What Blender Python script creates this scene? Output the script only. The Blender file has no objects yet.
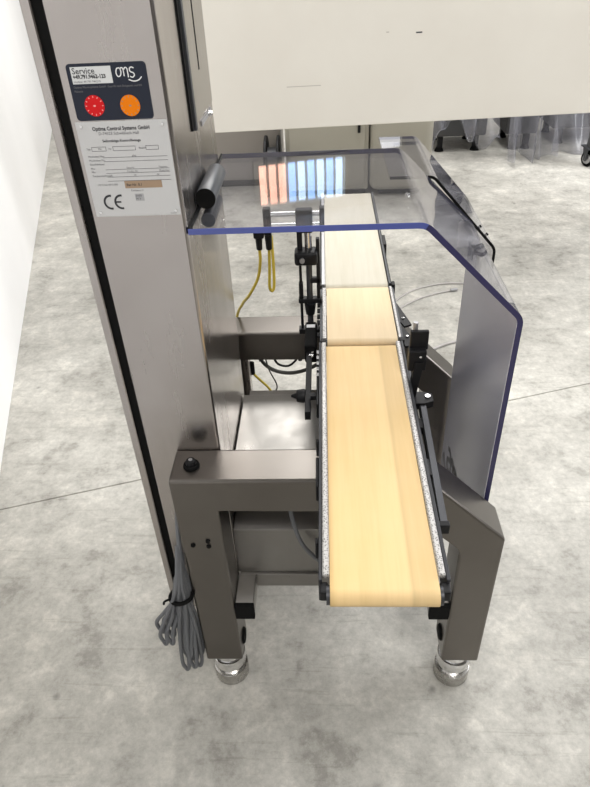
import bpy, bmesh, math, random
from mathutils import Vector, Matrix

random.seed(7)
SC = bpy.context.scene
COL = SC.collection
PI = math.pi

# ------------------------------------------------------------------ camera
cd = bpy.data.cameras.new('camera')
cam = bpy.data.objects.new('camera', cd)
COL.objects.link(cam)
SC.camera = cam
PIX_F = 631.0
cd.sensor_fit = 'VERTICAL'
cd.sensor_height = 24.0
cd.lens = PIX_F / 787.0 * 24.0
cd.clip_start = 0.02
cd.clip_end = 60
down = Vector((45.0, 861.5, 631.0)).normalized()
ydir = Vector((25.0, -463.5, 631.0)).normalized()
ydir = (ydir - down * ydir.dot(down)).normalized()
zdir = -down
xdir = ydir.cross(zdir)
right = Vector((xdir.x, ydir.x, zdir.x))
dwn = Vector((xdir.y, ydir.y, zdir.y))
fwd = Vector((xdir.z, ydir.z, zdir.z))
m = Matrix.Identity(4)
for i in range(3):
    m[i][0] = right[i]
    m[i][1] = -dwn[i]
    m[i][2] = -fwd[i]
m[2][3] = 1.7
cam.matrix_world = m

# ------------------------------------------------------------------ view, world, lights
SC.view_settings.view_transform = 'Standard'
SC.view_settings.look = 'None'
SC.view_settings.gamma = 1.0
SC.view_settings.use_curve_mapping = False
SC.view_settings.exposure = 0.0

W = bpy.data.worlds.new('world')
SC.world = W
W.use_nodes = True
W.node_tree.nodes['Background'].inputs[0].default_value = (0.95, 0.97, 1.0, 1)
W.node_tree.nodes['Background'].inputs[1].default_value = 1.0


def area(name, loc, target, sx, sy, power, col=(1, 1, 1)):
    l = bpy.data.lights.new(name, 'AREA')
    l.shape = 'RECTANGLE'
    l.size = sx
    l.size_y = sy
    l.energy = power
    l.color = col
    o = bpy.data.objects.new(name, l)
    COL.objects.link(o)
    o.location = loc
    o.rotation_euler = (Vector(target) - Vector(loc)).to_track_quat('-Z', 'Y').to_euler()
    return o


# unseen area lights under the ceiling, standing for the hall's overhead light
area('unseen_hall_light', (0.9, 3.7, 4.9), (0.9, 3.75, 0), 3.2, 2.0, 85, (1, 0.985, 0.96))
area('unseen_hall_light', (0.7, 6.6, 4.9), (0.7, 6.4, 0), 3.2, 1.6, 260, (1, 0.985, 0.96))  # added to brighten the rear floor and the beam tops
fl_ = area('unseen_hall_light', (1.0, -1.6, 4.6), (0.8, 2.2, 0.5), 1.6, 1.0, 56, (1, 0.98, 0.95))  # added from the front to brighten the cream housing and near floor
fl_.data.spread = math.radians(120)
area('added_side_light', (5.2, 3.4, 2.9), (-1.8, 3.0, 0.9), 4.0, 2.4, 265, (0.97, 0.98, 1.0))  # added to brighten the left wall; no window stands there


# ------------------------------------------------------------------ materials
def mat(name, col, rough=0.5, metal=0.0, spec=0.5, emit=None, estr=0.0):
    mm = bpy.data.materials.new(name)
    mm.use_nodes = True
    b = mm.node_tree.nodes['Principled BSDF']
    b.inputs['Base Color'].default_value = (*col, 1)
    b.inputs['Roughness'].default_value = rough
    b.inputs['Metallic'].default_value = metal
    b.inputs['Specular IOR Level'].default_value = spec
    if emit:
        b.inputs['Emission Color'].default_value = (*emit, 1)
        b.inputs['Emission Strength'].default_value = estr
    return mm


def N(mm, t, **kw):
    n = mm.node_tree.nodes.new(t)
    for k, v in kw.items():
        setattr(n, k, v)
    return n


def L(mm, a, b):
    mm.node_tree.links.new(a, b)


def coords(mm, scale=(1, 1, 1), rot=(0, 0, 0)):
    tc = N(mm, 'ShaderNodeTexCoord')
    mp = N(mm, 'ShaderNodeMapping')
    mp.inputs['Scale'].default_value = scale
    mp.inputs['Rotation'].default_value = rot
    L(mm, tc.outputs['Object'], mp.inputs['Vector'])
    return mp.outputs['Vector']


def noise(mm, vec, scale, detail=4, rough=0.5):
    n = N(mm, 'ShaderNodeTexNoise')
    n.inputs['Scale'].default_value = scale
    n.inputs['Detail'].default_value = detail
    n.inputs['Roughness'].default_value = rough
    L(mm, vec, n.inputs['Vector'])
    return n.outputs['Fac']


def ramp(mm, fac, stops):
    r = N(mm, 'ShaderNodeValToRGB')
    el = r.color_ramp.elements
    while len(el) > 1:
        el.remove(el[-1])
    el[0].position = stops[0][0]
    el[0].color = (*stops[0][1], 1)
    for p, c in stops[1:]:
        e = el.new(p)
        e.color = (*c, 1)
    L(mm, fac, r.inputs['Fac'])
    return r.outputs['Color']


def mixc(mm, fac, a, b, mode='MIX'):
    x = N(mm, 'ShaderNodeMix', data_type='RGBA', blend_type=mode)
    if isinstance(fac, float):
        x.inputs[0].default_value = fac
    else:
        L(mm, fac, x.inputs[0])
    for k, v in ((6, a), (7, b)):
        if isinstance(v, tuple):
            x.inputs[k].default_value = (*v, 1)
        else:
            L(mm, v, x.inputs[k])
    return x.outputs[2]


def bump(mm, h, strength, dist=0.01):
    b = N(mm, 'ShaderNodeBump')
    b.inputs['Strength'].default_value = strength
    b.inputs['Distance'].default_value = dist
    L(mm, h, b.inputs['Height'])
    L(mm, b.outputs['Normal'], mm.node_tree.nodes['Principled BSDF'].inputs['Normal'])


def steel(name, col, rough, stretch=(1, 1, 40), cvar=0.12, bstr=0.05):
    mm = mat(name, col, rough, 1.0)
    b = mm.node_tree.nodes['Principled BSDF']
    v = coords(mm, stretch)
    n = noise(mm, v, 14, 6, 0.65)
    v2 = coords(mm, (1, 1, 1))
    n2 = noise(mm, v2, 5, 3)
    lo = tuple(c * (1 - cvar) for c in col)
    hi = tuple(min(1, c * (1 + cvar)) for c in col)
    c1 = ramp(mm, n, [(0.3, lo), (0.7, hi)])
    c2 = ramp(mm, n2, [(0.3, (0.88, 0.87, 0.86)), (0.7, (1, 1, 1))])
    L(mm, mixc(mm, 1.0, c1, c2, 'MULTIPLY'), b.inputs['Base Color'])
    r = N(mm, 'ShaderNodeMapRange')
    r.inputs[1].default_value = 0.3
    r.inputs[2].default_value = 0.7
    r.inputs[3].default_value = rough - 0.05
    r.inputs[4].default_value = rough + 0.07
    L(mm, n, r.inputs[0])
    L(mm, r.outputs[0], b.inputs['Roughness'])
    if bstr > 0:
        bump(mm, n, bstr, 0.002)
    return mm


M = {}
M['frame'] = steel('blasted_steel', (0.175, 0.162, 0.148), 0.30, (0.5, 0.5, 0.5), 0.02, 0.0)
for n_ in M['frame'].node_tree.nodes:
    if n_.bl_idname == 'ShaderNodeMapRange':
        n_.inputs[3].default_value = 0.29
        n_.inputs[4].default_value = 0.32
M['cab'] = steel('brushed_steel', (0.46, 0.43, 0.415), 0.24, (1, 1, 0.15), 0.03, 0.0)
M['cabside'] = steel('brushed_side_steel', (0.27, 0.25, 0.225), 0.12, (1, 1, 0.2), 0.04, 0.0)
M['box'] = steel('sheet_steel', (0.27, 0.26, 0.245), 0.32, (1, 1, 1), 0.04, 0.0)
M['box'].node_tree.nodes['Principled BSDF'].inputs['Metallic'].default_value = 0.75
M['chrome'] = mat('polished_steel', (0.75, 0.75, 0.75), 0.15, 1.0)
M['black'] = mat('black_plastic', (0.007, 0.007, 0.008), 0.5, 0, 0.25)
M['rubber'] = mat('black_rubber', (0.004, 0.004, 0.004), 0.8, 0, 0.15)
M['darkmetal'] = mat('anodised_dark_metal', (0.055, 0.057, 0.063), 0.45, 0.5)
M['rail'] = mat('black_anodised_rail', (0.022, 0.023, 0.027), 0.5, 0.3)
M['greymetal'] = mat('grey_aluminium', (0.40, 0.40, 0.41), 0.45, 0.8)
M['gap'] = mat('dark_gap', (0.03, 0.03, 0.03), 0.8)
M['greycyl'] = mat('grey_plastic', (0.045, 0.05, 0.058), 0.38)
M['cable'] = mat('grey_cable', (0.125, 0.13, 0.14), 0.5)
M['cabledark'] = mat('dark_cable', (0.08, 0.078, 0.07), 0.5)
M['yellow'] = mat('yellow_cable', (0.50, 0.38, 0.04), 0.45)
M['hose'] = mat('clear_hose', (0.45, 0.43, 0.42), 0.25)
M['edge'] = mat('blue_acrylic_edge', (0.07, 0.09, 0.30), 0.2)
M['edge2'] = mat('violet_acrylic_edge', (0.030, 0.027, 0.085), 0.25)
M['white'] = mat('white_print', (0.75, 0.75, 0.76), 0.5)
M['ink'] = mat('black_ink', (0.03, 0.03, 0.035), 0.6)
M['greyink'] = mat('grey_ink', (0.10, 0.10, 0.11), 0.6)
M['plate'] = mat('plate_aluminium', (0.53, 0.53, 0.53), 0.5, 0.0)
M['navy'] = mat('navy_sticker', (0.020, 0.024, 0.038), 0.5, 0, 0.2)
M['silverfoil'] = mat('silver_foil', (0.62, 0.63, 0.63), 0.45)
M['red'] = mat('red_seal', (0.62, 0.012, 0.015), 0.6, 0, 0.15)
M['redlite'] = mat('pale_red_print', (0.8, 0.35, 0.33), 0.5)
M['orange'] = mat('orange_seal', (0.80, 0.20, 0.002), 0.6, 0, 0.15)
M['brown'] = mat('brown_label', (0.33, 0.23, 0.15), 0.5)
M['beige'] = mat('beige_sheet_metal', (0.42, 0.40, 0.34), 0.5)
M['beige2'] = mat('grey_beige_sheet_metal', (0.30, 0.275, 0.25), 0.5)
M['darkmachine'] = mat('dark_machine', (0.06, 0.06, 0.062), 0.6)
M['creamline'] = mat('scratch_mark', (0.45, 0.42, 0.38), 0.6)
M['foot'] = steel('foot_steel', (0.50, 0.49, 0.47), 0.25, (1, 1, 1), 0.05, 0.01)


def white_paint():
    mm = mat('cream_paint', (0.66, 0.63, 0.565), 0.38)
    b = mm.node_tree.nodes['Principled BSDF']
    n = noise(mm, coords(mm), 2.2, 4)
    L(mm, ramp(mm, n, [(0.3, (0.70, 0.665, 0.60)), (0.7, (0.74, 0.71, 0.645))]), b.inputs['Base Color'])
    return mm


M['paint'] = white_paint()


def concrete():
    mm = mat('concrete', (0.4, 0.4, 0.38), 0.5, 0, 0.4)
    b = mm.node_tree.nodes['Principled BSDF']
    v = coords(mm)
    big = noise(mm, v, 1.3, 5, 0.65)
    mid = noise(mm, v, 7.0, 10, 0.75)
    fine = noise(mm, v, 45, 8, 0.8)
    scr = noise(mm, coords(mm, (1, 16, 1), (0, 0, 1.2)), 3.0, 6, 0.7)
    c1 = ramp(mm, big, [(0.35, (0.40, 0.388, 0.36)), (0.5, (0.47, 0.456, 0.425)), (0.62, (0.56, 0.545, 0.51))])
    c2 = ramp(mm, mid, [(0.36, (0.66, 0.655, 0.64)), (0.45, (0.90, 0.90, 0.89)), (0.55, (1.02, 1.02, 1.01)), (0.63, (1.22, 1.21, 1.19))])
    c3 = ramp(mm, fine, [(0.35, (0.82, 0.82, 0.81)), (0.6, (1.05, 1.05, 1.04))])
    c4 = ramp(mm, scr, [(0.36, (0.86, 0.86, 0.85)), (0.42, (1.0, 1.0, 1.0)), (0.66, (1.0, 1.0, 1.0)), (0.72, (1.12, 1.12, 1.10))])
    x = mixc(mm, 1.0, c1, c2, 'MULTIPLY')
    x = mixc(mm, 1.0, x, c3, 'MULTIPLY')
    x = mixc(mm, 1.0, x, c4, 'MULTIPLY')
    # small dark spots
    vo = N(mm, 'ShaderNodeTexVoronoi')
    vo.inputs['Scale'].default_value = 4.2
    L(mm, v, vo.inputs['Vector'])
    spot = ramp(mm, vo.outputs['Distance'], [(0.0, (0.5, 0.5, 0.5)), (0.035, (0.75, 0.75, 0.75)), (0.06, (1, 1, 1))])
    x = mixc(mm, 1.0, x, spot, 'MULTIPLY')
    L(mm, x, b.inputs['Base Color'])
    r = N(mm, 'ShaderNodeMapRange')
    r.inputs[3].default_value = 0.34
    r.inputs[4].default_value = 0.62
    L(mm, mid, r.inputs[0])
    L(mm, r.outputs[0], b.inputs['Roughness'])
    bump(mm, fine, 0.08, 0.004)
    return mm


M['concrete'] = concrete()


def wallmat(name, col):
    mm = mat(name, col, 0.85)
    b = mm.node_tree.nodes['Principled BSDF']
    n = noise(mm, coords(mm), 1.5, 5)
    L(mm, ramp(mm, n, [(0.3, tuple(c * 0.95 for c in col)), (0.7, col)]), b.inputs['Base Color'])
    return mm


M['wall'] = wallmat('white_wall', (0.93, 0.925, 0.92))
M['wallgrey'] = wallmat('grey_wall', (0.40, 0.385, 0.37))
M['wallfront'] = wallmat('beige_wall', (0.22, 0.20, 0.19))
M['ceil'] = wallmat('ceiling_paint', (0.55, 0.55, 0.54))
M['skypane'] = mat('daylight_pane', (0.8, 0.8, 0.8), 0.3, 0, 0.5, (0.30, 0.55, 1.0), 4.0)
M['skypane2'] = mat('white_daylight_pane', (0.8, 0.8, 0.8), 0.3, 0, 0.5, (0.55, 0.75, 1.0), 4.0)
M['milkpane'] = mat('milky_pane', (0.8, 0.8, 0.8), 0.3, 0, 0.5, (0.92, 0.94, 1.0), 1.6)
M['warmpane'] = mat('orange_lit_pane', (0.8, 0.8, 0.8), 0.3, 0, 0.5, (1.0, 0.52, 0.36), 4.0)  # glow of the orange-lit window panes mirrored in the cover


def acrylic(name, tint, rough=0.02, body=0.0, wavy=0.0, graze_body=0.15):
    mm = bpy.data.materials.new(name)
    mm.use_nodes = True
    nt = mm.node_tree
    nt.nodes.clear()
    out = N(mm, 'ShaderNodeOutputMaterial')
    tr = N(mm, 'ShaderNodeBsdfTransparent')
    gl = N(mm, 'ShaderNodeBsdfGlossy')
    gl.inputs['Roughness'].default_value = rough
    # Schlick reflectance, the same for both faces of the sheet
    geo = N(mm, 'ShaderNodeNewGeometry')
    dt = N(mm, 'ShaderNodeVectorMath', operation='DOT_PRODUCT')
    L(mm, geo.outputs['Incoming'], dt.inputs[0])
    L(mm, geo.outputs['Normal'], dt.inputs[1])
    last_f = dt.outputs['Value']
    for op, val, first in (('ABSOLUTE', None, True), ('SUBTRACT', 1.0, False), ('POWER', 5.0, True), ('MULTIPLY', 0.96, True), ('ADD', 0.04, True)):
        q = N(mm, 'ShaderNodeMath', operation=op)
        L(mm, last_f, q.inputs[0 if first else 1])
        if val is not None:
            q.inputs[1 if first else 0].default_value = val
        last_f = q.outputs[0]
        if op == 'SUBTRACT':
            graze = q.outputs[0]
    sq = N(mm, 'ShaderNodeMath', operation='POWER')
    sq.inputs[1].default_value = 6.0
    L(mm, graze, sq.inputs[0])
    # a slanting look through the sheet passes more tinted acrylic
    L(mm, mixc(mm, sq.outputs[0], tint, tuple(c ** 12 for c in tint)), tr.inputs[0])
    mx = N(mm, 'ShaderNodeMixShader')
    L(mm, last_f, mx.inputs[0])
    last = tr.outputs[0]
    if body > 0:
        bk = graze_body
        df = N(mm, 'ShaderNodeBsdfDiffuse')
        df.inputs[0].default_value = (0.50, 0.50, 0.56, 1)
        m2 = N(mm, 'ShaderNodeMixShader')
        bd = N(mm, 'ShaderNodeMath', operation='MULTIPLY_ADD')
        bd.inputs[1].default_value = bk
        bd.inputs[2].default_value = body
        L(mm, sq.outputs[0], bd.inputs[0])
        L(mm, bd.outputs[0], m2.inputs[0])
        L(mm, last, m2.inputs[1])
        L(mm, df.outputs[0], m2.inputs[2])
        last = m2.outputs[0]
    L(mm, last, mx.inputs[1])
    L(mm, gl.outputs[0], mx.inputs[2])
    if wavy > 0:
        b = N(mm, 'ShaderNodeBump')
        b.inputs['Strength'].default_value = wavy
        b.inputs['Distance'].default_value = 0.02
        L(mm, noise(mm, coords(mm), 3, 1), b.inputs['Height'])
        L(mm, b.outputs[0], gl.inputs['Normal'])
    L(mm, mx.outputs[0], out.inputs[0])
    return mm


M['acrylic'] = acrylic('tinted_acrylic', (0.972, 0.972, 0.982), 0.02, 0.006, 0.035, 0.16)
M['film'] = acrylic('violet_tint_sheet', (0.66, 0.655, 0.73), 0.25, 0.50, 0.0, 0.6)  # for the sheet added to darken the cover's upright side
M['plastic'] = acrylic('wrapping_film', (0.80, 0.80, 0.80), 0.18, 0.30, 0.9, 0.5)


def beltmat(name, base, lite, stripe):
    mm = mat(name, base, 0.6, 0, 0.25)
    b = mm.node_tree.nodes['Principled BSDF']
    v = coords(mm)
    n = noise(mm, coords(mm, (14, 0.6, 1)), 6, 5, 0.6)
    n2 = noise(mm, v, 5, 4)
    c = ramp(mm, n2, [(0.35, base), (0.7, lite)])
    d = ramp(mm, n, [(0.3, (0.93, 0.92, 0.89)), (0.6, (1, 1, 1))])
    x = mixc(mm, 1.0, c, d, 'MULTIPLY')
    if stripe:
        s = N(mm, 'ShaderNodeSeparateXYZ')
        L(mm, v, s.inputs[0])
        ad = N(mm, 'ShaderNodeMath', operation='ADD')
        ad.inputs[1].default_value = 0.09
        L(mm, s.outputs['X'], ad.inputs[0])
        f = ramp(mm, ad.outputs[0], [(0.0, (0.80, 0.77, 0.72)), (0.009, (0.98, 0.98, 0.97)), (0.02, (1, 1, 1)), (0.128, (1, 1, 1)), (0.132, (0.80, 0.80, 0.79)),
                                     (0.140, (0.88, 0.88, 0.87)), (0.170, (0.93, 0.93, 0.92))])
        x = mixc(mm, 1.0, x, f, 'MULTIPLY')
    L(mm, x, b.inputs['Base Color'])
    return mm


M['belt_front'] = beltmat('yellow_belt', (0.77, 0.555, 0.27), (0.79, 0.58, 0.31), True)
M['belt_mid'] = beltmat('pale_yellow_belt', (0.745, 0.59, 0.375), (0.765, 0.62, 0.415), False)
M['belt_rear'] = beltmat('cream_belt', (0.58, 0.545, 0.445), (0.61, 0.575, 0.48), False)


def guardmat():
    mm = mat('perforated_guard', (0.55, 0.55, 0.54), 0.4, 0.3)
    b = mm.node_tree.nodes['Principled BSDF']
    vo = N(mm, 'ShaderNodeTexVoronoi')
    vo.inputs['Scale'].default_value = 290
    L(mm, coords(mm), vo.inputs['Vector'])
    L(mm, ramp(mm, vo.outputs['Distance'], [(0.25, (0.12, 0.115, 0.11)), (0.50, (0.44, 0.43, 0.415))]), b.inputs['Base Color'])
    return mm


M['guard'] = guardmat()


# ------------------------------------------------------------------ geometry helpers (all in world coordinates)
def bxm(bm, x0, x1, y0, y1, z0, z1, bev=0.0, seg=2):
    r = bmesh.ops.create_cube(bm, size=1)
    vs = r['verts']
    for v in vs:
        v.co = Vector(((x0 + x1) / 2 + v.co.x * (x1 - x0), (y0 + y1) / 2 + v.co.y * (y1 - y0), (z0 + z1) / 2 + v.co.z * (z1 - z0)))
    if bev > 0:
        es = set()
        for v in vs:
            es.update(v.link_edges)
        bmesh.ops.bevel(bm, geom=list(es), offset=bev, segments=seg, profile=0.5, affect='EDGES')
    return bm


def box(*a, **k):
    return bxm(bmesh.new(), *a, **k)


def cylm(bm, p0, p1, r0, r1=None, n=20, bev=0.0):
    p0, p1 = Vector(p0), Vector(p1)
    r1 = r0 if r1 is None else r1
    d = p1 - p0
    q = d.to_track_quat('Z', 'Y').to_matrix().to_4x4()
    res = bmesh.ops.create_cone(bm, cap_ends=True, segments=n, radius1=r0, radius2=r1, depth=d.length)
    vs = res['verts']
    if bev > 0:
        es = [e for e in bm.edges if e.verts[0] in vs and e.verts[1] in vs and abs(e.verts[0].co.z - e.verts[1].co.z) < 1e-6
              and abs(abs(e.verts[0].co.z) - d.length / 2) < 1e-6]
        before = set(bm.verts) - set(vs)
        bmesh.ops.bevel(bm, geom=es, offset=bev, segments=2, profile=0.5, affect='EDGES')
        vs = [v for v in bm.verts if v not in before]
    mt = Matrix.Translation((p0 + p1) / 2) @ q
    for v in vs:
        v.co = mt @ v.co
    return bm


def cyl(*a, **k):
    return cylm(bmesh.new(), *a, **k)


def smooth_pts(pts, sub=6):
    pts = [Vector(p) for p in pts]
    if len(pts) < 3:
        return pts
    out = []
    P = [pts[0] * 2 - pts[1]] + pts + [pts[-1] * 2 - pts[-2]]
    for i in range(1, len(P) - 2):
        a, b, c, d = P[i - 1], P[i], P[i + 1], P[i + 2]
        for k in range(sub):
            t = k / sub
            out.append(0.5 * ((2 * b) + (c - a) * t + (2 * a - 5 * b + 4 * c - d) * t * t + (3 * b - a - 3 * c + d) * t ** 3))
    out.append(pts[-1])
    return out


def tubem(bm, pts, r, n=8, sub=6):
    ps = smooth_pts(pts, sub)
    rings = []
    up = Vector((0.13, 0.2, 0.97)).normalized()
    prev = None
    for i, p in enumerate(ps):
        t = (ps[min(i + 1, len(ps) - 1)] - ps[max(i - 1, 0)])
        t = t.normalized() if t.length > 1e-9 else Vector((0, 0, 1))
        if prev is None:
            s = t.cross(up)
            if s.length < 0.1:
                s = t.cross(Vector((1, 0, 0)))
        else:
            s = prev - t * prev.dot(t)
        s.normalize()
        prev = s
        u = t.cross(s)
        rings.append([bm.verts.new(p + (s * math.cos(2 * PI * k / n) + u * math.sin(2 * PI * k / n)) * r) for k in range(n)])
    for a, b in zip(rings, rings[1:]):
        for k in range(n):
            bm.faces.new((a[k], a[(k + 1) % n], b[(k + 1) % n], b[k]))
    bm.faces.new(rings[0][::-1])
    bm.faces.new(rings[-1])
    return bm


def tube(*a, **k):
    return tubem(bmesh.new(), *a, **k)


def prism(poly, axis, a0, a1, bev=0.0, seg=2):
    """poly of 2D points, extruded along axis: 'y' -> points are (x, z); 'z' -> (x, y); 'x' -> (y, z)"""
    bm = bmesh.new()

    def p3(p, a):
        if axis == 'y':
            return (p[0], a, p[1])
        if axis == 'z':
            return (p[0], p[1], a)
        return (a, p[0], p[1])
    A = [bm.verts.new(p3(p, a0)) for p in poly]
    B = [bm.verts.new(p3(p, a1)) for p in poly]
    n = len(poly)
    bm.faces.new(A)
    bm.faces.new(B[::-1])
    for i in range(n):
        bm.faces.new((A[i], B[i], B[(i + 1) % n], A[(i + 1) % n]))
    if bev > 0:
        bmesh.ops.bevel(bm, geom=list(bm.edges), offset=bev, segments=seg, profile=0.5, affect='EDGES')
    return bm


def arc_profile(pts, rad, n=5):
    """round the inner corners of an open 2D polyline"""
    out = [Vector(pts[0])]
    for a, b, c in zip(pts, pts[1:], pts[2:]):
        a, b, c = Vector(a), Vector(b), Vector(c)
        d1 = (a - b).normalized()
        d2 = (c - b).normalized()
        p, q = b + d1 * rad, b + d2 * rad
        for k in range(n + 1):
            t = k / n
            out.append(p * (1 - t) ** 2 + b * 2 * t * (1 - t) + q * t * t)
    out.append(Vector(pts[-1]))
    return out


def sheet_profile(pts, th):
    """closed 2D outline of an open polyline thickened to one side"""
    n = len(pts)
    off = []
    for i, p in enumerate(pts):
        d = (pts[min(i + 1, n - 1)] - pts[max(i - 1, 0)]).normalized()
        nn = Vector((d.y, -d.x))
        off.append(p + nn * th)
    return list(pts) + off[::-1]


def origin_of(o):
    v = Vector((0, 0, 0))
    while o is not None:
        v += o.location
        o = o.parent
    return v


def obj(name, bm, material, parent=None, loc=None, label=None, smooth=False, kind=None):
    bmesh.ops.recalc_face_normals(bm, faces=list(bm.faces))
    me = bpy.data.meshes.new(name)
    bm.to_mesh(me)
    bm.free()
    o = bpy.data.objects.new(name, me)
    COL.objects.link(o)
    if parent is not None:
        o.parent = parent
        org = origin_of(parent)
    else:
        org = Vector(loc) if loc is not None else Vector((0, 0, 0))
        o.location = org
    me.transform(Matrix.Translation(-org))
    if isinstance(material, (list, tuple)):
        for q in material:
            me.materials.append(q)
    else:
        me.materials.append(material)
    if smooth:
        for p in me.polygons:
            p.use_smooth = True
        try:
            me.set_sharp_from_angle(angle=math.radians(40))
        except Exception:
            pass
    if label:
        o['label'] = label
    if kind:
        o['kind'] = kind
    return o


def thing(name, label, cat, loc, group=None):
    o = bpy.data.objects.new(name, None)
    o.empty_display_size = 0.05
    COL.objects.link(o)
    o.location = loc
    o['label'] = label
    o['category'] = cat
    if group:
        o['group'] = group
    return o


def tag(o, label, cat, group=None):
    o['label'] = label
    o['category'] = cat
    if group:
        o['group'] = group
    return o


def text_bm(s, size, xf, bold=0.0, squeeze=1.0):
    """flat lettering; xf maps (u, v) in the plate plane to world"""
    cu = bpy.data.curves.new('txt', 'FONT')
    cu.body = s
    cu.size = size
    cu.resolution_u = 2
    cu.offset = bold
    to = bpy.data.objects.new('txt', cu)
    COL.objects.link(to)
    dg = bpy.context.evaluated_depsgraph_get()
    me = bpy.data.meshes.new_from_object(to.evaluated_get(dg))
    bm = bmesh.new()
    bm.from_mesh(me)
    bpy.data.objects.remove(to)
    bpy.data.curves.remove(cu)
    bpy.data.meshes.remove(me)
    for v in bm.verts:
        v.co = xf(v.co.x * squeeze, v.co.y)
    return bm


# ------------------------------------------------------------------ the hall (its grid is turned 17.3 degrees to the machine)
U = Vector((-0.2975, 0.9547, 0))
V = Vector((0.9547, 0.2975, 0))
P0 = Vector((-1.386, 1.922, 0))
FZ = -0.085          # floor level


def rt(a, b, z=0.0):
    p = P0 + V * a + U * b
    return Vector((p.x, p.y, z))


def rbox(a0, a1, b0, b1, z0, z1, bev=0.0, seg=2):
    bm = box(a0, a1, b0, b1, z0, z1, bev=bev, seg=seg)
    for v in bm.verts:
        v.co = rt(v.co.x, v.co.y, v.co.z)
    return bm


fl = bpy.data.objects.new('floor', None)
COL.objects.link(fl)
fl['kind'] = 'structure'
JB = -0.247
obj('floor_bed', rbox(-0.1, 10, -7.5, 9, FZ - 0.12, FZ - 0.012), M['gap'], fl)
obj('floor_slab', rbox(0, 9.9, -7.4, JB - 0.0022, FZ - 0.04, FZ, bev=0.002, seg=1), M['concrete'], fl)
obj('floor_slab', rbox(0, 9.9, JB + 0.0022, 8.9, FZ - 0.04, FZ, bev=0.002, seg=1), M['concrete'], fl)
obj('wall_left', rbox(-0.2, 0, -7.5, 9, FZ - 0.04, 5.1), M['wall'], kind='structure')
obj('wall_front', rbox(0, 9.9, -7.6, -7.4, FZ - 0.04, 5.1), M['wallfront'], kind='structure')
obj('wall_right', rbox(9.9, 10.1, -7.5, 9, FZ - 0.04, 5.1), M['wallgrey'], kind='structure')
obj('wall_back', rbox(0, 9.9, 8.9, 9.1, FZ - 0.04, 5.1), M['wallgrey'], kind='structure')
obj('ceiling', rbox(-0.2, 10.1, -7.6, 9.1, 5.1, 5.2), M['ceil'], kind='structure')

# strip window high in the back wall: frame with upright panes
wn = bpy.data.objects.new('window_1', None)
COL.objects.link(wn)
wn['kind'] = 'structure'
wn.location = rt(0, 8.85, 0)
WA0, WA1, WZ0, WZ1 = 3.0, 4.6, 4.15, 4.85
fb = bmesh.new()


def rbm(bm, a0, a1, b0, b1, z0, z1):
    t = rbox(a0, a1, b0, b1, z0, z1)
    me = bpy.data.meshes.new('t')
    t.to_mesh(me)
    bm.from_mesh(me)
    bpy.data.meshes.remove(me)
    t.free()


rbm(fb, WA0, WA1, 8.80, 8.9, WZ0 - 0.08, WZ0)
rbm(fb, WA0, WA1, 8.80, 8.9, WZ1, WZ1 + 0.08)
rbm(fb, WA0 - 0.08, WA0, 8.80, 8.9, WZ0 - 0.08, WZ1 + 0.08)
rbm(fb, WA1, WA1 + 0.08, 8.80, 8.9, WZ0 - 0.08, WZ1 + 0.08)
obj('window_frame', fb, M['beige'], wn)
npane = 9
for i in range(npane):
    w = (WA1 - WA0) / npane
    a = WA0 + i * w
    obj('window_pane', rbox(a + 0.03, a + w - 0.03, 8.86, 8.9, WZ0, WZ1),
        M['warmpane'] if i < 3 else (M['skypane'] if i % 2 else M['skypane2']), wn)

wn2 = bpy.data.objects.new('added_window', None)  # unseen window added for the pale reflection on the cover
COL.objects.link(wn2)
wn2['kind'] = 'structure'
wn2.location = rt(0, 8.85, 0)
fb = bmesh.new()
rbm(fb, 4.0, 5.7, 8.80, 8.9, 3.34, 3.40)
rbm(fb, 4.0, 5.7, 8.80, 8.9, 3.98, 4.04)
rbm(fb, 3.94, 4.0, 8.80, 8.9, 3.34, 4.04)
rbm(fb, 5.7, 5.76, 8.80, 8.9, 3.34, 4.04)
obj('window_frame', fb, M['beige'], wn2)
for i in range(3):
    a = 4.0 + i * 1.7 / 3
    obj('window_pane', rbox(a + 0.02, a + 1.7 / 3 - 0.02, 8.86, 8.9, 3.40, 3.98), M['milkpane'], wn2)

# ------------------------------------------------------------------ big cream machine housing behind
hd = Vector((0.9977, 0.0682, 0))
hn = Vector((-0.0682, 0.9977, 0))
H0 = Vector((-0.642, 3.999, 0))


def hbox(a0, a1, b0, b1, z0, z1, bev=0.0):
    bm = box(a0, a1, b0, b1, z0, z1, bev=bev)
    for v in bm.verts:
        p = H0 + hd * v.co.x + hn * v.co.y
        v.co = Vector((p.x, p.y, v.co.z))
    return bm


hs = thing('machine_housing', 'big cream sheet metal machine housing hanging over the floor behind the conveyor', 'machine', (0.9, 4.5, FZ))
obj('front_panel', hbox(-0.35, 3.4, 0.0, 0.03, 0.735, 1.70, bev=0.004), M['paint'], hs)
obj('housing_body', hbox(-0.34, 3.39, 0.031, 0.45, 0.755, 1.69, bev=0.004), M['paint'], hs)
for a in (-0.33, 2.95):
    for b in (0.06, 0.34):
        obj('leg', hbox(a, a + 0.08, b, b + 0.08, FZ, 0.755, bev=0.004), M['darkmachine'], hs)
obj('scratch', hbox(0.435, 0.635, -0.0006, 0.0004, 0.966, 0.970), M['creamline'], hs)
obj('scratch', hbox(1.175, 1.21, -0.001, 0.0004, 1.210, 1.217), M['ink'], hs)
obj('scratch', hbox(1.007, 1.023, -0.001, 0.0004, 1.220, 1.225), M['creamline'], hs)

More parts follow.
